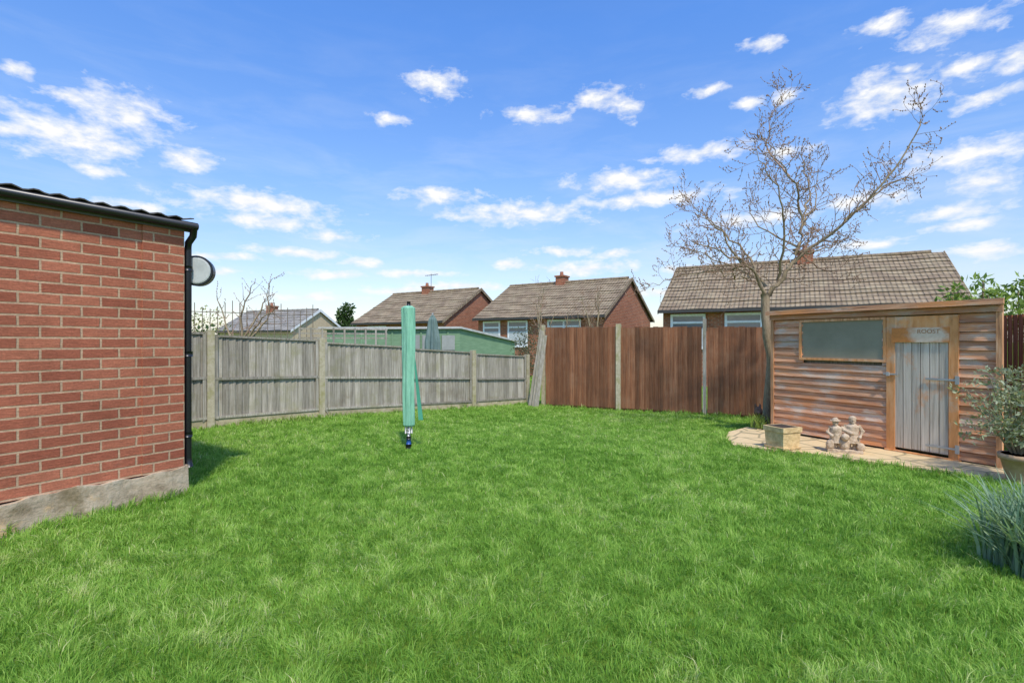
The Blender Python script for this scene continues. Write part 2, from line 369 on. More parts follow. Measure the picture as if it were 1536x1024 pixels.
for i,p in enumerate(LP):
    z0=G(*p); ps.plank((p[0]-d.x*.055,p[1]-d.y*.055),(p[0]+d.x*.055,p[1]+d.y*.055),z0-.2,z0-.2,LT[i]+.06,LT[i]+.06,-.05,-.05,.11)
m.build('boards',[M_greywood],lf); r.build('rails',[M_greywood],lf); gb.build('gravel_boards',[M_gravelb],lf); ps.build('concrete_posts',[M_post],lf)
# ------------------------------------------------------------------ right brown fence
rf=empty('brown_timber_fence'); m=MB();ps=MB()
RP=[(.82,13.4),(2.61,12.55),(4.40,11.70),(6.19,10.85),(8.0,9.98)]
for i in range(4):
    p0,p1=RP[i],RP[i+1]; nb=17; za,zb=G(*p0),G(*p1)
    tz=1.86-.018*i
    for k in range(nb):
        a=.03+.94*k/nb; b=.03+.94*min(1,(k+1.15)/nb)
        q0=(lerp(p0[0],p1[0],a),lerp(p0[1],p1[1],a)); q1=(lerp(p0[0],p1[0],b),lerp(p0[1],p1[1],b))
        e=random.uniform(-.012,.012); m.plank(q0,q1,za+.06,zb+.06,tz+e,tz+e,-.028,.008,.013)
    m.plank((lerp(p0[0],p1[0],.03),lerp(p0[1],p1[1],.03)),(lerp(p0[0],p1[0],.97),lerp(p0[1],p1[1],.97)),za-.1,zb-.1,za+.1,zb+.1,-.055,-.055,.022)
dd=Vector((1.79,-.85)).normalized()
for i,p in enumerate(RP[:4]):
    z0=G(*p); w=.055 if i==1 else .035
    zz=1.93 if i!=2 else 2.02
    ps.plank((p[0]-dd.x*w,p[1]-dd.y*w),(p[0]+dd.x*w,p[1]+dd.y*w),z0-.2,z0-.2,zz,zz,-.06,-.06,.11,0 if i<2 else 1)
m.build('boards',[M_brownwood],rf); ps.build('posts',[M_post,M_greywood],rf)
lp=MB()
for k,(bx,by,tx,ty,h,w) in enumerate([(.47,13.35,.78,13.42,1.82,.1),(.55,13.22,.80,13.38,1.78,.09),(.62,13.12,.86,13.33,1.66,.11)]):
    z0=G(bx,by); lp.hexa([(bx-w/2,by-.02,z0),(bx+w/2,by-.03,z0),(bx+w/2,by,z0),(bx-w/2,by,z0),(tx-w/2,ty-.02,h),(tx+w/2,ty-.03,h),(tx+w/2,ty,h),(tx-w/2,ty,h)])
lp.build('leaning_planks',[M_greywood])
sf=MB(); p0,p1=(8.05,9.9),(7.0,5.0); nb=46
for k in range(nb):
    a=k/nb;b=min(1,(k+1.12)/nb)
    sf.plank((lerp(p0[0],p1[0],a),lerp(p0[1],p1[1],a)),(lerp(p0[0],p1[0],b),lerp(p0[1],p1[1],b)),-.1,-.1,1.9,1.9,-.02,.004,.013)
sf.build('red_timber_fence',[M_redwood])
# ------------------------------------------------------------------ shed
M_clad=surf('cedar_cladding',[(.27,(.16,.07,.04)),(.39,(.42,.19,.10)),(.52,(.60,.29,.15)),(.64,(.72,.42,.24)),(.76,(.80,.62,.44))],scale=(.9,20,20),ns=2.0,detail=12,bump=.8,rv=.5,blotch=((.60,.47,.35),1.2,.50,.62),dist=.5,blotch2=((.70,.27,.09),.9,.52,.68),bscale=(1.2,2,5))
M_trim=surf('orange_trim',[(.25,(.40,.16,.055)),(.5,(.70,.31,.11)),(.75,(.78,.46,.23))],scale=(8,8,1.2),ns=2,detail=10,bump=.5,rv=.3,blotch=((.58,.44,.31),3,.52,.68))
M_door=surf('bleached_door_boards',[(.25,(.26,.20,.14)),(.5,(.56,.48,.37)),(.75,(.70,.62,.50))],scale=(22,22,.9),ns=1.6,detail=8,bump=.6,rv=.4,blotch=((.66,.30,.12),2.0,.54,.66),bscale=(1.5,1,.7))
M_felt=surf('roofing_felt',[(.3,(.10,.08,.06)),(.7,(.2,.17,.13))],ns=20,bump=.5)
M_perspex=surf('dusty_perspex',[(.3,(.23,.22,.15)),(.7,(.31,.295,.21))],ns=2,rough=.8,bump=.02,rv=0,spec=.08)
sh=empty('wooden_shed',(4.34,8.5,.03),math.atan2(-.884,.468)); LS=2.885; DS=1.7; HS=1.93
def shear(mb):
    mb.v=[(x-.40*max(y,0)*max(0,min(1,x/LS)),y,z) for x,y,z in mb.v]
m=MB(); bh=.112; nbd=int(HS/bh)+1
wx0,wx1,wz0,wz1=.50,1.66,1.22,1.77; dx0,dx1,dz1=1.70,2.495,1.80
def clad(mb,xa,xb,z,z2,yb=0):
    sg=random.uniform(-.003,.003)
    mb.hexa([(xa,yb-.028,z+sg),(xb,yb-.028,z-sg),(xb,yb,z-sg),(xa,yb,z+sg),(xa,yb-.005,z2),(xb,yb-.005,z2),(xb,yb,z2),(xa,yb,z2)])
for k in range(nbd):
    z=.02+k*bh; z2=min(z+bh-.005,HS)
    if z>=HS: break
    segs=[(0.0,LS)]
    if z2>.0 and z<dz1: segs=[(0,dx0+.02),(dx1-.02,LS)]
    out=[]
    for a,b in segs:
        if z<wz1-.02 and z2>wz0+.02 and a<wx0 : out+=[(a,wx0+.02),(wx1-.02,b)]
        else: out.append((a,b))
    for a,b in out: clad(m,a,b,z,z2)
for k in range(nbd):
    z=.02+k*bh; z2=min(z+bh-.004,HS-.12)
    if z>=HS-.12: break
    m.hexa([(-.022,0,z),(0,0,z),(0,DS,z),(-.022,DS,z),(-.006,0,z2),(0,0,z2),(0,DS,z2),(-.006,DS,z2)])
    m.hexa([(LS,0,z),(LS+.022,0,z),(LS+.022,DS,z),(LS,DS,z),(LS,0,z2),(LS+.006,0,z2),(LS+.006,DS,z2),(LS,DS,z2)])
shear(m); m.build('cladding',[M_clad],sh)
m=MB(); m.hexa([(.001,.06,.03),(LS-.001,.06,.03),(LS-.001,DS,.03),(.001,DS,.03),(.001,.06,HS-.02),(LS-.001,.06,HS-.02),(LS-.001,DS,HS-.18),(.001,DS,HS-.18)],0); shear(m); m.build('inner_lining',[M_greywood],sh)
m=MB()
def trim(x0,x1,z0,z1,p=.045,mi=0): m.bb(x0,x1,-p,-.0,z0,z1,mi)
trim(-.02,.03,.0,HS-.1,.045,1); trim(LS-.035,LS+.02,.0,HS-.1,.045,1)
trim(wx0-.035,wx1+.02,wz1,wz1+.035,.04,1); trim(wx0-.035,wx1+.02,wz0-.035,wz0,.042); trim(wx0-.035,wx0,wz0,wz1,.041); trim(wx1,wx1+.035,wz0-.035,wz1+.035,.039)
trim(dx0,dx0+.10,.02,dz1,.036); trim(dx1-.10,dx1,.02,dz1,.036); trim(dx0+.10,dx1-.10,dz1-.17,dz1,.035)
m.bb(dx0-.02,dx1+.02,-.05,0,-.0,.018,0)
M_clv=surf('cedar_trim_vertical',[(.28,(.22,.10,.05)),(.5,(.56,.28,.13)),(.75,(.72,.48,.30))],scale=(14,14,1.2),ns=2,detail=9,bump=.5)
m.build('trim',[M_trim,M_clv],sh)
m=MB(); n=6
for k in range(n):
    a=lerp(dx0+.10,dx1-.10,k/n);b=lerp(dx0+.10,dx1-.10,(k+1)/n)-.008
    m.bb(a,b,-.026,.01,.05+random.uniform(0,.012),dz1-.17,0)
m.build('door',[M_door],sh)
m=MB(); m.bb(wx0,wx1,-.02,-.012,wz0,wz1,0); m.build('window',[M_perspex],sh)
m=MB()
m.hexa([(-.06,-.09,HS),(LS+.05,-.09,HS),(LS+.05,DS+.08,HS-.16),(-.06,DS+.08,HS-.16),(-.06,-.09,HS+.035),(LS+.05,-.09,HS+.035),(LS+.05,DS+.08,HS-.125),(-.06,DS+.08,HS-.125)],0)
shear(m); m.build('roof',[M_felt],sh)
m=MB(); m.bb(-.065,LS+.055,-.115,-.092,HS-.03,HS+.04,0); m.bb(-.03,LS+.03,-.06,-.03,HS-.11,HS-.036,0)
m.build('fascia',[M_clad],sh)
m=MB()
for z in (.13,.98):
    m.bb(dx1-.34,dx1-.02,-.047,-.037,z,z+.025,0); m.bb(dx1-.03,dx1+.01,-.052,-.037,z-.04,z+.065,0)
m.bb(dx0-.03,dx0+.14,-.052,-.037,1.02,1.04,0); m.box(dx0+.03,-.06,1.03,.035,.03,.05,0)
m.build('hinges_and_latch',[M_metal],sh)
def signmat():
    mm,nt,b=newmat('rusted_enamel'); tc=nt.n('ShaderNodeTexCoord'); f=nt.noise(tc.outputs['Object'],9,6,.6)
    sx=nt.n('ShaderNodeSeparateXYZ'); nt.l(tc.outputs['Object'],sx.inputs[0])
    e=nt.math('ABSOLUTE',nt.math('SUBTRACT',sx.outputs[0],(dx0+dx1)/2+.06)); ez=nt.math('ABSOLUTE',nt.math('SUBTRACT',sx.outputs[2],1.56))
    e2=nt.math('MULTIPLY_ADD',e,1.0,nt.math('MULTIPLY_ADD',ez,1.2,nt.math('MULTIPLY',f,.45)))
    k=nt.ramp(e2,[(.38,0),(.55,1)]); k2=nt.noise(tc.outputs['Object'],30,4,.6)
    c=nt.mix(k,nt.mix(k2,(.62,.42,.26),(.88,.72,.54)),nt.mix(k2,(.42,.13,.03),(.78,.30,.06))); nt.l(c,b.inputs['Base Color']); b.inputs['Roughness'].default_value=.6; return mm
m=MB(); m.bb(dx0+.07,dx1-.09,-.048,-.038,1.46,1.65,0); m.build('sign_plate',[signmat()],sh)
cu=bpy.data.curves.new('lettering','FONT'); cu.body='ROOST'; cu.size=.075; cu.extrude=.001; cu.align_x='CENTER'
to=bpy.data.objects.new('lettering',cu); scene.collection.objects.link(to); to.parent=sh; to.location=((dx0+dx1)/2+.09,-.05,1.575); to.rotation_euler=(math.pi/2,0,0)
cu.materials.append(plain('faded_letters',(.50,.22,.09),.7))
# ------------------------------------------------------------------ paving
m=MB(); top=[(x,y,max(G(x,y),-.03)+.035) for x,y in pavepoly]; m.poly(top,0)
for i in range(len(top)):
    a=top[i];b=top[(i+1)%len(top)]; m.poly([(a[0],a[1],-.1),(b[0],b[1],-.1),b,a],0)
m.build('patio_paving',[M_pave])
# ------------------------------------------------------------------ houses
M_gut=plain('dark_gutter',(.05,.045,.04),.5)
M_chim=M_hbrick; M_pot=plain('clay_pot',(.35,.14,.08),.8)
def house(name,RL,RR,hs,ze,zr,windows=(),chim=None,tile=M_tile,barge=None,wall=M_hbrick,aerial=False):
    d=Vector((RR[0]-RL[0],RR[1]-RL[1])); L=d.length; e=empty(name,(RL[0],RL[1],0),math.atan2(d.y,d.x))
    m=MB(); i=.3; zg=-.3
    zi=ze+(zr-ze)*(i/hs) ; y0=-hs+i; y1=hs-i; xa=.12; xb=L-.12
    m.poly([(xa,y0,zg),(xb,y0,zg),(xb,y0,zi-.1),(xa,y0,zi-.1)]); m.poly([(xb,y1,zg),(xa,y1,zg),(xa,y1,zi-.1),(xb,y1,zi-.1)])
    m.poly([(xb,y0,zg),(xb,y1,zg),(xb,y1,zi-.1),(xb,0,zr-.08),(xb,y0,zi-.1)]); m.poly([(xa,y1,zg),(xa,y0,zg),(xa,y0,zi-.1),(xa,0,zr-.08),(xa,y1,zi-.1)])
    m.build('walls',[wall],e)
    m=MB(); S=math.hypot(hs,zr-ze); nr=max(4,round(S/.3)); 
    for side in (-1,1):
        ny,nz=side*(zr-ze)/S,hs/S
        for k in range(nr):
            s0=k/nr;s1=(k+1)/nr; 
            def pt(s,lift,x): return (x,side*hs*(1-s)+ny*lift,ze+(zr-ze)*s+nz*lift)
            nxs=24
            for j in range(nxs):
                x0=L*j/nxs;x1=L*(j+1)/nxs; w0=.012*math.sin(j*1.3+L)+.01*math.sin(k*2+j*.4);w1=.012*math.sin((j+1)*1.3+L)+.01*math.sin(k*2+(j+1)*.4)
                a,b,c,dq=pt(s0,.05+w0,x0),pt(s0,.05+w1,x1),pt(s1,.02+w1,x1),pt(s1,.02+w0,x0)
                uv=[(x0,k*.3+.01),(x1,k*.3+.01),(x1,k*.3+.29),(x0,k*.3+.29)]
                P=[a,b,c,dq]
                if side==1: P=P[::-1]; uv=uv[::-1]
                m.poly(P,0,.5,uv)
                m.poly([pt(s0,-.01,x0),pt(s0,-.01,x1),b,a],0,.5,[(x0,0),(x1,0),(x1,.02),(x0,.02)])
        m.poly([(0,side*hs,ze),(L,side*hs,ze),(L,0,zr),(0,0,zr)],0,.5)
    for j in range(int(L/.45)):
        m.tube([(j*.45,0,zr+.02),(j*.45+.44,0,zr+.025)],.1,8,0,cap=True)
    m.build('roof',[tile],e)
    m=MB()
    for side in (-1,1):
        m.bb(-.02,L+.02,side*hs-.06,side*hs+.06,ze-.08,ze+.02,0)
        for x in (-.015,L+.015):
            y_=side*hs
            m.hexa([(x-.012,y_,ze-.12),(x+.012,y_,ze-.12),(x+.012,0,zr-.12),(x-.012,0,zr-.12),(x-.012,y_,ze+.03),(x+.012,y_,ze+.03),(x+.012,0,zr+.06),(x-.012,0,zr+.06)],1)
    m.build('gutters_and_verges',[M_gut,barge or M_tile],e)
    m=MB()
    for (cx,w,z0,z1) in windows:
        y=y0; f=.09
        m.bb(cx-w/2,cx+w/2,y-.02,y+.03,z0,z1,1)
        m.bb(cx-w/2-f,cx+w/2+f,y-.05,y-.002,z1,z1+f,0);m.bb(cx-w/2-f,cx+w/2+f,y-.07,y-.002,z0-f,z0,0)
        for x in ([cx-w/2-f,cx+w/2] if w<1.2 else [cx-w/2-f,cx-f/2,cx+w/2]): m.bb(x,x+f,y-.049,y-.003,z0,z1,0)
        m.bb(cx-w/2,cx+w/2,y-.047,y-.004,z1-.28,z1-.2,0)
        m.bb(cx-w/2,cx+w/2,y-.045,y-.021,z0,z1-.45,2)
    if windows: m.build('windows',[M_white,M_glass,plain('net_curtain',(.5,.52,.52),.4)],e)
    if chim:
        m=MB(); x,w=chim; m.bb(x-w/2,x+w/2,-.3,.3,zr-.6,zr+.32,0); m.bb(x-w/2-.05,x+w/2+.05,-.35,.35,zr+.32,zr+.4,0)
        m.tube([(x,-.05,zr+.4),(x,-.05,zr+.62)],[.11,.09],10,1)
        m.build('chimney',[M_chim,M_pot],e)
        if aerial:
            m=MB(); m.tube([(x+.3,0,zr-.2),(x+.3,0,zr+1.2)],.018,5); m.tube([(x-.2,0,zr+1.1),(x+.9,0,zr+1.15)],.012,5)
            for q in range(6): m.tube([(x-.1+q*.17,-.15,zr+1.11),(x-.1+q*.17,.15,zr+1.11)],.01,4)
            m.build('aerial',[M_dgrey],e)
    return e
house('brick_house',(7.4,23),(15.6,18.5),3.6,2.67,4.72,[(1.05,1.1,1.3,2.46),(3.0,1.1,1.3,2.46),(5.6,1.5,1.3,2.46)],(5.0,.55))
house('brick_house',(-.1,30),(6.1,26),3.6,2.67,4.7,[(1.0,.9,1.3,2.46),(2.6,1.0,1.3,2.46),(5.2,1.6,1.3,2.46)],(3.4,.5))
house('brick_house',(-8.1,35),(-1.86,31),3.6,2.6,4.68,[(2,1.4,1.3,2.35)],(3.1,.5),aerial=True)
M_rend=surf('cream_brick',[(.3,(.5,.38,.24)),(.7,(.62,.5,.34))],ns=8,bump=.2)
house('bungalow',(-19.5,37.7),(-13.1,35),2.6,2.2,3.65,[],(2.5,.5),M_tile2,M_white,M_rend)
# ------------------------------------------------------------------ green outbuilding
M_green=surf('green_painted_boards',[(.3,(.14,.24,.13)),(.7,(.24,.36,.21))],scale=(1,1,10),ns=3,bump=.3,rv=.15)
M_gfelt=surf('pale_felt',[(.3,(.34,.34,.31)),(.7,(.55,.55,.5))],ns=6,bump=.2)
go=empty('green_outbuilding'); A=(-4.7,13.0);B=(-1.55,15.2);C=(.1,17.8);D_=(-3.2,20)
m=MB(); zt=[1.80,1.88,1.47,1.5]; Q=[A,B,C,D_]
for i in range(4):
    a,b=Q[i],Q[(i+1)%4]; m.poly([(a[0],a[1],-.2),(b[0],b[1],-.2),(b[0],b[1],zt[(i+1)%4]),(a[0],a[1],zt[i])])
for k in range(1,9):
    t=k/9; x,y=lerp(A[0],B[0],t),lerp(A[1],B[1],t); m.plank((x,y),(x+.04,y+.028),0,0,lerp(zt[0],zt[1],t)-.03,lerp(zt[0],zt[1],t)-.03,.002,.002,.02)
m.build('walls',[M_green],go)
m=MB(); cx=sum(q[0] for q in Q)/4;cy=sum(q[1] for q in Q)/4
O=[(cx+(q[0]-cx)*1.06,cy+(q[1]-cy)*1.06) for q in Q]
m.hexa([(O[i][0],O[i][1],zt[i]) for i in range(4)]+[(O[i][0],O[i][1],zt[i]+.06) for i in range(4)]); m.build('roof',[M_gfelt],go)
m=MB()
for ta,tb in ((.52,.66),(.68,.82),(.84,.95)): m.plank((lerp(A[0],B[0],ta),lerp(A[1],B[1],ta)),(lerp(A[0],B[0],tb),lerp(A[1],B[1],tb)),1.25,1.25,1.68,1.68,.024,.024,.02)
m.build('window',[plain('cloudy_sheet',(.33,.34,.30),.5)],go)
M_par=surf('grey_green_canvas',[(.3,(.10,.16,.14)),(.7,(.2,.27,.24))],scale=(4,4,1),ns=4,bump=.4)
pa=empty('closed_parasol',(-2.0,12.9,0)); m=MB()
prof=[(1.0,.13),(1.15,.17),(1.5,.165),(1.8,.12),(2.05,.085),(2.16,.03)]
rings=[]
for z,rr in prof:
    rings.append([((rr*(1+.22*math.cos(8*2*math.pi*j/32)))*math.cos(2*math.pi*j/32),(rr*(1+.22*math.cos(8*2*math.pi*j/32)))*math.sin(2*math.pi*j/32),z) for j in range(32)])
for a,b in zip(rings,rings[1:]):
    for j in range(32): m.poly([a[j],a[(j+1)%32],b[(j+1)%32],b[j]],0,.5)
m.build('canopy',[M_par],pa,True); m=MB(); m.tube([(0,0,-.1),(0,0,2.22)],.025,8); m.build('pole',[M_metal],pa)
m=MB()
for k in range(24):
    t=k/23; x=lerp(-7.6,-4.9,t); y=lerp(10.6,12.6,t); m.tube([(x,y,0),(x,y,2.32-.1*math.sin(k))],.009,5)
m.tube([(-7.6,10.6,2.15),(-4.9,12.6,2.15)],.009,5); m.tube([(-7.6,10.6,1.7),(-4.9,12.6,1.7)],.009,5)
m.build('iron_railing',[plain('rusty_iron',(.2,.15,.1),.7)])
m=MB()
for z in (1.66,1.56,1.76): m.plank((-4.55,10.9),(-2.9,11.9),z,z,z+.03,z+.03,0,0,.02)
for k in range(9): m.plank((-4.55+.2*k,10.9+.12*k),(-4.52+.2*k,10.92+.12*k),0,0,1.8,1.8,.021,.021,.02)
m.build('garden_trellis',[M_greywood])
# ------------------------------------------------------------------ rotary airer
M_gcover=surf('mint_green_fabric',[(.3,(.17,.42,.27)),(.6,(.27,.56,.38)),(.8,(.40,.68,.5))],scale=(9,9,1.2),ns=3,bump=.8,bdist=.02,rv=.1)
M_blue=plain('blue_plastic',(.02,.08,.3),.4)
ra=empty('rotary_airer',(-1.453,7.2,0))
m=MB(); rings=[]
prof=[(.31,.060),(.33,.074),(.5,.078),(.7,.08),(.9,.082),(1.1,.08),(1.3,.086),(1.5,.088),(1.7,.09),(1.85,.092),(1.97,.094),(2.0,.05)]
NJ=40
for i,(z,rr) in enumerate(prof):
    rg=[]
    for j in range(NJ):
        t=2*math.pi*j/NJ; q=rr*(1+.10*math.cos(5*t+z*1.3)+.05*math.cos(9*t-z*3))
        rg.append((q*math.cos(t)+.004*math.sin(z*5),.75*q*math.sin(t),z))
    rings.append(rg)
for a,b in zip(rings,rings[1:]):
    for j in range(NJ): m.poly([a[j],a[(j+1)%NJ],b[(j+1)%NJ],b[j]],0,.5)
m.poly(rings[-1],0,.5)
m.build('cover',[M_gcover],ra,False)
m=MB()
for k in range(11):
    z0=1.30-k*.082; z1=z0-.082; x0=.078+.0085*k; x1=x0+.0085; w0=.008+.0022*k; w1=w0+.0022
    m.hexa([(x1-w1,-.01,z1),(x1+w1,-.01,z1),(x1+w1,.01,z1),(x1-w1,.01,z1),(x0-w0,-.01,z0),(x0+w0,-.01,z0),(x0+w0,.01,z0),(x0-w0,.01,z0)],0,.4)
m.build('cover_tie',[surf('dark_mint_fabric',[(.3,(.05,.26,.16)),(.7,(.1,.38,.25))],ns=4)],ra)
m=MB(); m.tube([(0,0,.0),(0,0,2.06)],.02,10,0); m.tube([(0,0,2.0),(0,0,2.06)],.026,10,1); m.tube([(0,0,-.02),(0,0,.06)],[.045,.04],12,1)
m.tube([(0,0,.06),(0,0,.13)],[.032,.03],12,2); m.tube([(0,0,.13),(0,0,.17)],.033,12,1)
for k in range(4):
    a=k*math.pi/2+.4; m.tube([(.045*math.cos(a),.03*math.sin(a),.21),(.04*math.cos(a),.03*math.sin(a),.4)],.011,6,0)
m.tube([(0,0,.22),(0,0,.26)],.035,12,0)
m.build('pole_and_socket',[M_metal,M_black,M_blue],ra,True)
# ------------------------------------------------------------------ planter, statues, ornaments
M_stone=surf('sandstone',[(.3,(.46,.32,.15)),(.6,(.72,.53,.27)),(.8,(.80,.63,.37))],ns=14,bump=.8,bdist=.02,rv=.1)
M_stat=surf('cast_stone',[(.3,(.32,.23,.15)),(.5,(.54,.41,.28)),(.75,(.68,.55,.40))],ns=18,bump=.8,bdist=.012,rv=.1,detail=8,rough=1,spec=.05)
m=MB()
def frus(mb,cx,cy,z0,z1,w0,w1,mi=0,rot=.35):
    c,s=math.cos(rot),math.sin(rot)
    P=[]
    for z,w in ((z0,w0),(z1,w1)):
        for a,b in ((-1,-1),(1,-1),(1,1),(-1,1)): x,y=a*w/2,b*w/2; P.append((cx+x*c-y*s,cy+x*s+y*c,z))
    mb.hexa(P,mi,.5)
frus(m,3.76,7.12,.03,.055,.32,.33); frus(m,3.76,7.12,.055,.26,.29,.315); frus(m,3.76,7.12,.26,.325,.34,.345); 
frus(m,3.76,7.12,.3251,.328,.27,.27,1)
o=m.build('stone_planter',[M_stone,surf('soil',[(.3,(.03,.02,.015)),(.7,(.08,.06,.04))],ns=20)])
bv=o.modifiers.new('b','BEVEL'); bv.width=.008; bv.segments=2
st=empty('stone_statue',(4.45,6.86,.035),math.radians(-25)); m=MB()
def figure(mb,x,y,s,lean,hat,armL,armR):
    def p(a,b,c): return (x+a*s+lean*c*s,y+b*s,c*s)
    mb.tube([p(-.08,0,.0),p(-.09,-.02,.25),p(-.07,0,.5)],[.07*s,.085*s,.10*s],10); mb.tube([p(.08,.02,.0),p(.10,0,.25),p(.07,0,.5)],[.07*s,.085*s,.10*s],10)
    mb.ell(p(-.09,-.06,.03),(.065*s,.12*s,.045*s)); mb.ell(p(.09,-.05,.03),(.065*s,.12*s,.045*s))
    mb.tube([p(0,0,.42),p(0,0,.5),p(0,-.01,.62),p(0,0,.74),p(0,0,.82)],[.19*s,.175*s,.165*s,.17*s,.08*s],14)
    mb.tube([p(0,0,.26),p(0,0,.5)],[.22*s,.17*s],14)
    mb.tube([p(0,0,.78),p(0,0,.88)],.065*s,10); mb.ell(p(0,-.01,.92),(.095*s,.10*s,.11*s)); mb.ell(p(0,-.11,.92),(.025*s,.03*s,.03*s)); mb.ell(p(0,-.09,.865),(.05*s,.035*s,.04*s))
    if hat: mb.tube([p(0,-.02,.965),p(0,-.02,.985)],.155*s,14); mb.ell(p(0,0,1.0),(.10*s,.105*s,.08*s))
    else: mb.ell(p(0,.01,.965),(.11*s,.11*s,.085*s))
    for sx,arm in ((-1,armL),(1,armR)):
        mb.tube([p(sx*.14,0,.76)]+[p(*q) for q in arm],[.07*s]+[.06*s]*(len(arm)-1)+[.045*s],8); mb.ell(p(*arm[-1]),(.045*s,.045*s,.045*s))
figure(m,-.085,0,.41,-.04,True,[(-.25,-.03,.6),(-.14,-.18,.5)],[(.24,.0,.70),(.42,-.02,.72)])
figure(m,.085,.02,.45,.03,False,[(-.22,-.06,.62),(-.05,-.19,.56)],[(.26,-.02,.6),(.17,-.16,.45)])
m.box(0,0,.0,.40,.2,.05); m.ell((-.17,-.06,.08),(.05,.05,.07)); m.ell((.18,-.05,.07),(.05,.04,.06)); m.ell((0,-.09,.2),(.05,.05,.05)); m.ell((0,-.04,.1),(.06,.06,.1))
o=m.build('figures',[M_stat],st,True); rm=o.modifiers.new('r','REMESH'); rm.mode='VOXEL'; rm.voxel_size=.005; rm.use_smooth_shade=True
tx=bpy.data.textures.new('stone_wear','CLOUDS'); tx.noise_scale=.03
dm=o.modifiers.new('d','DISPLACE'); dm.texture=tx; dm.strength=.012
m=MB(); ox,oy,oz=4.34,9.0,0.0
m.tube([(ox,oy,oz-.05),(ox-.02,oy,.12),(ox+.03,oy,.2)],[.09,.07,.05],10); m.ell((ox-.02,oy-.02,.27),(.07,.07,.09)); m.ell((ox-.04,oy-.08,.26),(.03,.05,.03)); m.ell((ox-.06,oy,.36),(.02,.02,.05)); m.ell((ox+.02,oy,.36),(.02,.02,.05))
m.ell((ox+.06,oy,.1),(.08,.07,.12))
o=m.build('garden_ornament',[surf('dark_terracotta',[(.3,(.12,.07,.04)),(.7,(.3,.18,.12))],ns=12)],None,True); rm=o.modifiers.new('r','REMESH'); rm.mode='VOXEL'; rm.voxel_size=.01; rm.use_smooth_shade=True
# ------------------------------------------------------------------ trees
M_bark=surf('bark',[(.3,(.18,.13,.08)),(.55,(.33,.25,.15)),(.8,(.46,.37,.24))],scale=(8,8,2),ns=5,bump=.8,bdist=.01,rv=.25)
M_twig=surf('twigs',[(.3,(.22,.13,.08)),(.7,(.40,.26,.17))],ns=8,bump=.0,rv=.5)
def wob(pts,amp,n):
    out=[]; P=[Vector(p) for p in pts]
    for i in range(len(P)-1):
        for k in range(n): 
            t=k/n
            p0=P[max(i-1,0)];p1=P[i];p2=P[i+1];p3=P[min(i+2,len(P)-1)]
            q=.5*((2*p1)+(p2-p0)*t+(2*p0-5*p1+4*p2-p3)*t*t+(3*p1-p0-3*p2+p3)*t**3)
            out.append(q+Vector([random.gauss(0,amp) for _ in range(3)]) if (i or k) else q)
    out.append(P[-1]); return out
def grow(mb,start,dirv,length,r,level,maxl,up=.25,crook=.35,mi=1):
    n=6; p=Vector(start); d=Vector(dirv).normalized(); pts=[p.copy()]; rr=[r]
    for k in range(n):
        d=(d+Vector([random.gauss(0,crook) for _ in range(3)])*.5+Vector((0,0,up*.3))).normalized(); p=p+d*(length/n); pts.append(p.copy()); rr.append(max(r*(1-.75*(k+1)/n),.0026))
        if level<maxl and k>=1 and random.random()<.85:
            s=Vector([random.gauss(0,1) for _ in range(3)]); s=(s-d*s.dot(d)).normalized()
            grow(mb,p,d*.7+s*.9,length*random.uniform(.3,.6),r*.6,level+1,maxl,up,crook,mi)
        elif level==maxl and random.random()<.6:
            mb.ell(p+Vector([random.uniform(-.01,.01) for _ in range(3)]),(.009,.009,.014),mi,None,5,3)
    mb.tube(pts,rr,5,mi,cap=False)
def limb(mb,pts,r0,r1,n=5,amp=.02,tw=1.0,dens=1.6,maxl=1,tl=(.45,1.0)):
    P=wob(pts,amp,n); N=len(P); R=[r0+(r1-r0)*(i/(N-1))**.7 for i in range(N)]
    mb.tube(P,R,8,0 if r0>.02 else 1,cap=True)
    for i in range(2,N):
        k=tw*dens
        while k>0:
            if random.random()<k:
                d=(P[i]-P[i-1]).normalized(); s=Vector([random.gauss(0,1) for _ in range(3)]); s=(s-d*s.dot(d)).normalized()
                grow(mb,P[i],d*.6+s*.8,random.uniform(*tl)*(.6+.4*(1-i/N)),min(R[i]*.45,.009),0,maxl)
            k-=1
TX,TY=4.66,9.35; S=TY/768
def T(px,py,dy=0): return (TX+(px-1150)*S,TY+dy,1.5-(py-512)*S)
m=MB()
limb(m,[(TX,TY,-.25),T(1151,600),T(1156,545),T(1149,490),T(1148,440,.05)],.085,.072,4,.008,0)
m.tube([(TX,TY,-.15),(TX,TY,.05)],[.13,.085],10,0)
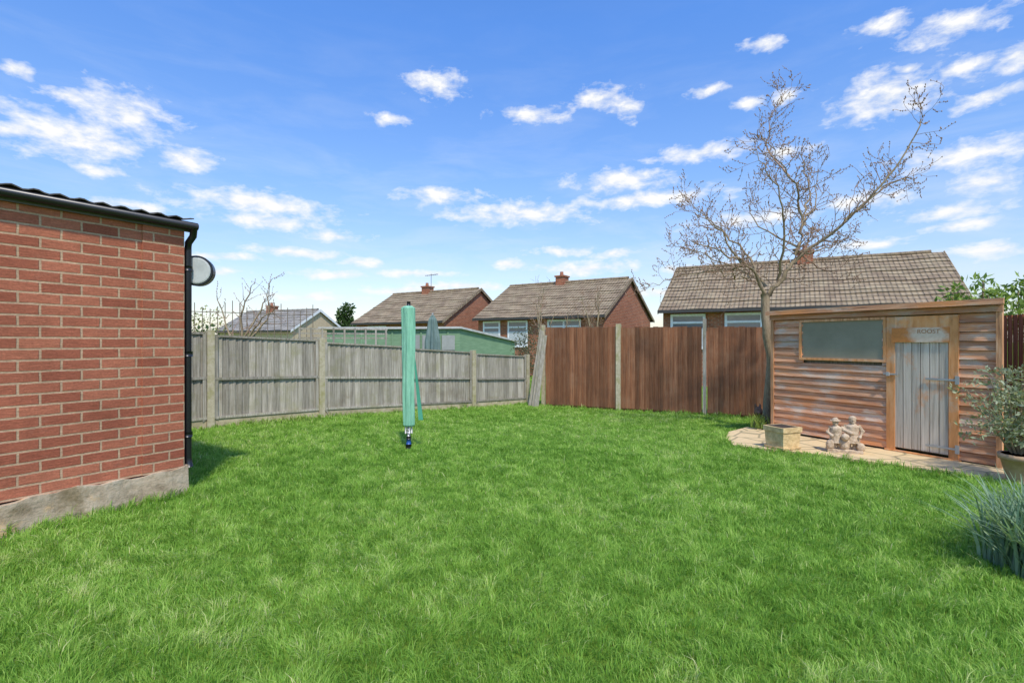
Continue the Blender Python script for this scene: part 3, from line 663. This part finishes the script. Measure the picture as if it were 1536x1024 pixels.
L=[([T(1148,445,.05),T(1175,410,-.1),T(1192,375,-.1),T(1204,325,0),T(1228,275,.3),T(1222,215,.5)],.05,.007),
([T(1204,330),T(1185,285,-.2),T(1150,245,-.3),T(1122,205,-.4)],.026,.004),
([T(1175,270,-.2),T(1158,220,.1),T(1165,165,.2),T(1191,128,.1)],.019,.004),
([T(1185,395,-.1),T(1235,345,-.5),T(1275,300,-.8),T(1310,235,-1.0),T(1316,205,-1.0)],.034,.005),
([T(1240,340,-.5),T(1300,295,-.3),T(1350,268,0),T(1380,264,.2)],.024,.004),
([T(1190,375,0),T(1250,370,.6),T(1310,345,1.0),T(1345,330,1.2)],.025,.004),
([T(1148,442,.05),T(1118,405,-.2),T(1070,388,-.5),T(1010,372,-.8)],.038,.005),
([T(1110,402,-.2),T(1065,405,.3),T(1020,412,.6),T(985,425,.7)],.024,.003),
([T(1150,430,.05),T(1130,370,.4),T(1092,320,.8),T(1052,270,1.0)],.033,.004),
([T(1165,420,0),T(1150,350,-.6),T(1118,295,-1.0),T(1085,258,-1.1)],.028,.004),
([T(1100,398,-.3),T(1060,350,-.5),T(1020,330,-.6)],.023,.003),
([T(1198,350,0),T(1245,290,.5),T(1265,235,.8)],.023,.004),
([T(1130,415,0),T(1085,370,.9),T(1040,345,1.3)],.022,.003),
([T(1125,412,0),T(1075,420,-.6),T(1030,395,-.9)],.022,.003),
([T(1195,370,0),T(1165,310,.9),T(1180,250,1.2)],.022,.003),
([T(1210,372,.3),T(1260,400,.4),T(1310,395,.5)],.02,.003)]
for pts,a,b in L: limb(m,pts,a,b,5,.024,1,1.55,1,(.35,.75))
o=m.build('bare_fruit_tree',[M_bark,M_twig],None,True); print('TREE',len(m.f))
m=MB()
for pts in ([(-5.9,11.0,.2),(-5.7,11.0,1.6),(-5.3,11.0,2.3),(-5.15,11,2.85)],[(-5.9,11.0,1.2),(-6.2,11.1,1.8),(-6.4,11.1,2.5)],[(-5.75,11,1.4),(-5.4,10.9,1.9),(-5.0,10.8,2.2)],[(-5.8,11,1.4),(-5.8,11,2.2),(-5.6,11,2.7)],[(-5.7,11,1.5),(-5.3,11.1,2.0),(-5.3,11.1,2.6)]):
    limb(m,pts,.034,.007,4,.02,1,1.4,0,(.25,.6))
m.build('bare_shrub',[M_bark,M_twig],None,True)
m=MB()
for b in range(12):
    x=random.uniform(.6,3.4); y=random.uniform(18,20.5); z=random.uniform(2.6,3.4)
    limb(m,[(x,y,0),(x+random.uniform(-.2,.2),y,1.6),(x+random.uniform(-.5,.5),y,z)],.04,.01,4,.03,1,1.3,1,(.3,.8))
m.build('bare_shrub',[M_bark,M_twig],None,True)
# ------------------------------------------------------------------ foliage clouds
def leaves(mb,c,rad,n,size,asp=.45,mi=0,shell=.5):
    for _ in range(n):
        v=Vector([random.gauss(0,1) for _ in range(3)]).normalized(); t=random.uniform(shell,1)**.6*(1+.25*math.sin(v.x*5+c[0]*3)*math.cos(v.z*6+v.y*4))
        p=Vector((c[0]+v.x*rad[0]*t,c[1]+v.y*rad[1]*t,c[2]+v.z*rad[2]*t))
        a=Vector([random.gauss(0,1) for _ in range(3)])+v*.8; a.normalize(); b=a.cross(Vector([random.gauss(0,1) for _ in range(3)])).normalized()
        s=size*random.uniform(.6,1.3); mb.poly([p,p+a*s*.5+b*s*asp*.5,p+a*s,p+a*s*.5-b*s*asp*.5],mi)
M_laurel=foliage('laurel_leaves',(.09,.17,.035),(.34,.44,.11))
m=MB()
for c,rd in [((7.8,8.9,1.95),(.4,.4,.28)),((8.5,9.0,2.0),(.45,.4,.42)),((9.1,9.0,2.05),(.6,.5,.45)),((9.4,8.8,1.7),(.5,.5,.5))]: leaves(m,c,rd,520,.11,.4)
for k in range(18): 
    x=random.uniform(7.7,9.3); zt_=2.15+.45*random.random(); m.tube([(x,9.0,1.2),(x+random.uniform(-.1,.1),9.0,zt_)],.012,4,1); leaves(m,(x,9.0,zt_),(.12,.12,.16),22,.12,.4)
m.build('laurel_bush',[M_laurel,M_bark])
M_olive=foliage('grey_green_leaves',(.16,.19,.10),(.42,.46,.3))
m=MB()
for k in range(34):
    a=random.uniform(0,6.3); r_=random.uniform(.1,.46); tip=(5.36+r_*math.cos(a),5.4+r_*math.sin(a),random.uniform(.5,1.14))
    m.tube([(5.36,5.4,.2),(5.36+r_*.4*math.cos(a),5.4+r_*.4*math.sin(a),.5),tip],[.012,.008,.004],5,1)
    leaves(m,tip,(.12,.12,.11),60,.055,.4)
leaves(m,(5.36,5.4,.72),(.28,.28,.28),800,.055,.4)
m.build('potted_shrub',[M_olive,M_bark])
m=MB(); cx,cy=5.34,5.36; m.tube([(cx,cy,.03),(cx,cy,.06),(cx,cy,.26),(cx,cy,.265),(cx,cy,.32),(cx,cy,.32),(cx,cy,.27)],[.12,.125,.17,.19,.195,.165,.16],20,0); m.build('plant_pot',[surf('pot_clay',[(.3,(.45,.27,.15)),(.7,(.66,.46,.29))],ns=10)],None,True)
def straps(mb,cx,cy,rx,ry,n,h,w,z=0,lim=1.9,sp=.65):
    for _ in range(n):
        gx=max(-lim,min(lim,random.gauss(0,1)));gy=max(-lim,min(lim,random.gauss(0,1)))
        x=cx+gx*rx;y=cy+gy*ry; a=random.uniform(0,6.28); hh=h*random.uniform(.6,1.1); ln=hh*random.uniform(.1,sp); ww=w*random.uniform(.7,1.2)
        tx,ty=-math.sin(a+random.uniform(-.6,.6)),math.cos(a); prev=None; rn=random.random(); z0=z
        for k in range(6):
            t=k/5; bx=x+math.cos(a)*ln*t*t; by=y+math.sin(a)*ln*t*t; bz=z0+hh*(t-.22*t*t*(ln/hh)*1.8); wk=ww*(1-t**3)*.5+.0005
            cur=((bx-tx*wk,by-ty*wk,bz),(bx+tx*wk,by+ty*wk,bz))
            if prev: mb.poly([prev[0],prev[1],cur[1],cur[0]],0,rn)
            prev=cur
M_strap=foliage('daffodil_leaves',(.11,.20,.11),(.36,.49,.32))
m=MB(); straps(m,3.36,3.28,.10,.14,620,.55,.015,0,1.6,.9); straps(m,3.72,3.45,.15,.2,620,.58,.015,0,1.6,.8); m.build('daffodil_leaves',[M_strap],None,True)
M_lily=foliage('lily_leaves',(.16,.27,.05),(.45,.55,.15))
m=MB(); straps(m,4.22,8.75,.07,.07,70,.28,.02,.03); m.build('strap_leaf_plant',[M_lily],None,True)
m=MB(); straps(m,-3.9,9.45,.16,.1,90,.16,.014,.03); straps(m,-4.35,9.05,.2,.1,60,.12,.014,.05); m.build('border_bulbs',[M_lily],None,True)
M_hedge=foliage('dark_conifer',(.03,.06,.02),(.09,.15,.04)); M_hedge2=foliage('yellow_hedge',(.16,.17,.05),(.38,.36,.14))
m=MB()
for k in range(10): leaves(m,(-19.4+random.uniform(-.3,.3),60,1.5+k*.42),(1.5-.1*k,1.2,.6),180,.4,.5)
m.tube([(-19.4,60,0),(-19.4,60,4)],.2,6,1); m.build('conifer_tree',[M_hedge,M_bark])
m=MB(); leaves(m,(-8.4,13.6,1.5),(.9,.6,.85),1200,.08,.5); m.build('yellow_shrub',[M_hedge2])
m=MB()
for k in range(60): leaves(m,(-60+k*2.1+random.uniform(-1,1),75+random.uniform(-4,4),1.6),(2.2,2,random.uniform(1.2,2.6)),70,.7,.6)
m.build('distant_tree_line',[M_hedge])
m=MB()
for k in range(22): leaves(m,(.5+random.uniform(-.25,.2),14.5+random.uniform(-.2,.3),random.uniform(.4,1.75)),(.3,.3,.3),80,.06,.5)
m.build('ivy_bush',[foliage('ivy',(.07,.08,.04),(.22,.22,.13))])
# ------------------------------------------------------------------ world
w=bpy.data.worlds.new('World'); scene.world=w; w.use_nodes=True; nt=NT(w.node_tree); bg=w.node_tree.nodes['Background']
EL=math.radians(55); LX,LY=-.26,.966
sky=nt.n('ShaderNodeTexSky'); sky.sky_type='NISHITA'; sky.sun_disc=False; sky.sun_elevation=EL; sky.sun_rotation=math.atan2(-LX,-LY)%(2*math.pi); sky.air_density=1.0; sky.dust_density=.6; sky.ozone_density=1.5
tc=nt.n('ShaderNodeTexCoord'); dirn=nt.vm('NORMALIZE',tc.outputs['Generated']); sp=nt.n('ShaderNodeSeparateXYZ'); nt.l(dirn,sp.inputs[0])
ay=nt.math('MAXIMUM',nt.math('ABSOLUTE',sp.outputs[1]),.02)
az=nt.math('ARCTAN2',sp.outputs[0],ay); el=nt.math('ARCSINE',sp.outputs[2])
cb=nt.n('ShaderNodeCombineXYZ'); nt.l(az,cb.inputs[0]); nt.l(el,cb.inputs[1]); P=cb.outputs[0]
wn=nt.n('ShaderNodeTexNoise'); wn.inputs['Scale'].default_value=14; wn.inputs['Detail'].default_value=4; nt.l(P,wn.inputs['Vector'])
Pw=nt.vm('ADD',P,nt.vm('MULTIPLY',nt.vm('SUBTRACT',wn.outputs['Color'],(.5,.5,.5)),(.06,.022,0)))
clouds=[(30,103,30,9),(100,140,48,12),(190,170,82,30),(110,205,130,28),(30,190,50,14),(280,238,34,16),(150,255,32,7),(655,127,38,16),(580,181,32,8),(795,175,54,10),(900,145,46,12),(938,160,22,15),(1060,136,26,7),(1120,158,20,8),(1175,148,20,10),(1145,68,32,8),(1320,40,38,14),(1430,42,78,17),(1340,140,95,26),(1480,148,58,11),(1370,99,24,7),(1450,100,40,11),(1515,90,36,15),(1050,230,75,11),(1180,228,40,9),(1450,232,110,18),(935,270,75,15),(660,293,55,12),(780,320,110,14),(970,300,110,11),(390,305,120,17),(400,332,88,12),(500,352,45,8),(440,378,78,7),(500,412,56,6),(540,393,36,6),(845,376,46,6),(920,382,36,6),(880,402,78,10),(760,397,28,6),(1480,275,60,13),(1420,318,82,11),(1440,338,62,8),(1495,375,62,12),(1300,300,58,11),(1310,365,52,7),(330,385,58,6),(330,408,40,6),(1120,330,80,9),(620,410,60,5),(690,430,90,6),(470,445,70,5),(200,310,58,7),(1060,400,60,7),(600,435,70,5),(1000,440,70,6)]
acc=None
for (px,py,hw,hh) in clouds:
    u=(px-768)/768; v=(512-py)/768; a=math.atan(u); e_=math.atan(v/math.sqrt(1+u*u)); sc=math.cos(a)
    ra_=hw/768*sc*sc; re=hh/768*sc
    q=nt.vm('MULTIPLY',nt.vm('SUBTRACT',Pw,(a,e_,0)),(1/(ra_*1.25),1/(re*1.4),0))
    ln=nt.vm('LENGTH',q,out=1)
    acc=ln if acc is None else nt.math('MINIMUM',acc,ln)
field=nt.math('SUBTRACT',.95,acc)
mp=nt.n('ShaderNodeMapping'); mp.inputs['Scale'].default_value=(1,2.0,1); nt.l(P,mp.inputs[0])
n1=nt.noise(mp.outputs[0],24,10,.62,.15)
dens=nt.math('MULTIPLY_ADD',nt.math('SUBTRACT',n1,.5),2.7,field)
mask=nt.ramp(dens,[(0.0,0),(.35,.38),(.9,1)])
mp2=nt.n('ShaderNodeMapping'); mp2.inputs['Scale'].default_value=(1.2,5,1); nt.l(P,mp2.inputs[0]); n2=nt.noise(mp2.outputs[0],4,7,.6,.4)
hz=nt.ramp(el,[(0,1),(.35,.3),(.6,.0)])
veil=nt.math('MULTIPLY',nt.ramp(n2,[(.45,0),(.75,.5)]),hz)
tint=nt.ramp(el,[(0,(1.1,1.02,1.02)),(.12,(1.12,1.1,1.2)),(.3,(1.0,1.22,1.52)),(.55,(.78,1.26,1.9))])
base=nt.mix(1.0,sky.outputs[0],tint,'MULTIPLY')
shade=nt.ramp(nt.noise(mp.outputs[0],24,6,.6),[(.3,(5.7,5.95,6.3)),(.62,(6.8,6.8,6.8))])
c=nt.mix(veil,base,(5.8,6.2,6.7)); c=nt.mix(mask,c,shade)
nt.l(c,bg.inputs[0]); bg.inputs[1].default_value=.15
sd=bpy.data.lights.new('sun','SUN'); sd.energy=4.0; sd.angle=math.radians(3.0); sd.color=(1,.93,.82)
so=bpy.data.objects.new('sun',sd); scene.collection.objects.link(so)
so.rotation_euler=Vector((LX*math.cos(EL),LY*math.cos(EL),-math.sin(EL))).to_track_quat('-Z','Y').to_euler()
cd=bpy.data.cameras.new('camera'); cd.lens=18; cd.sensor_width=36; cd.clip_end=3000; cd.clip_start=.05
co=bpy.data.objects.new('camera',cd); co.location=(0,0,H); co.rotation_euler=(math.pi/2,0,0); scene.collection.objects.link(co); scene.camera=co
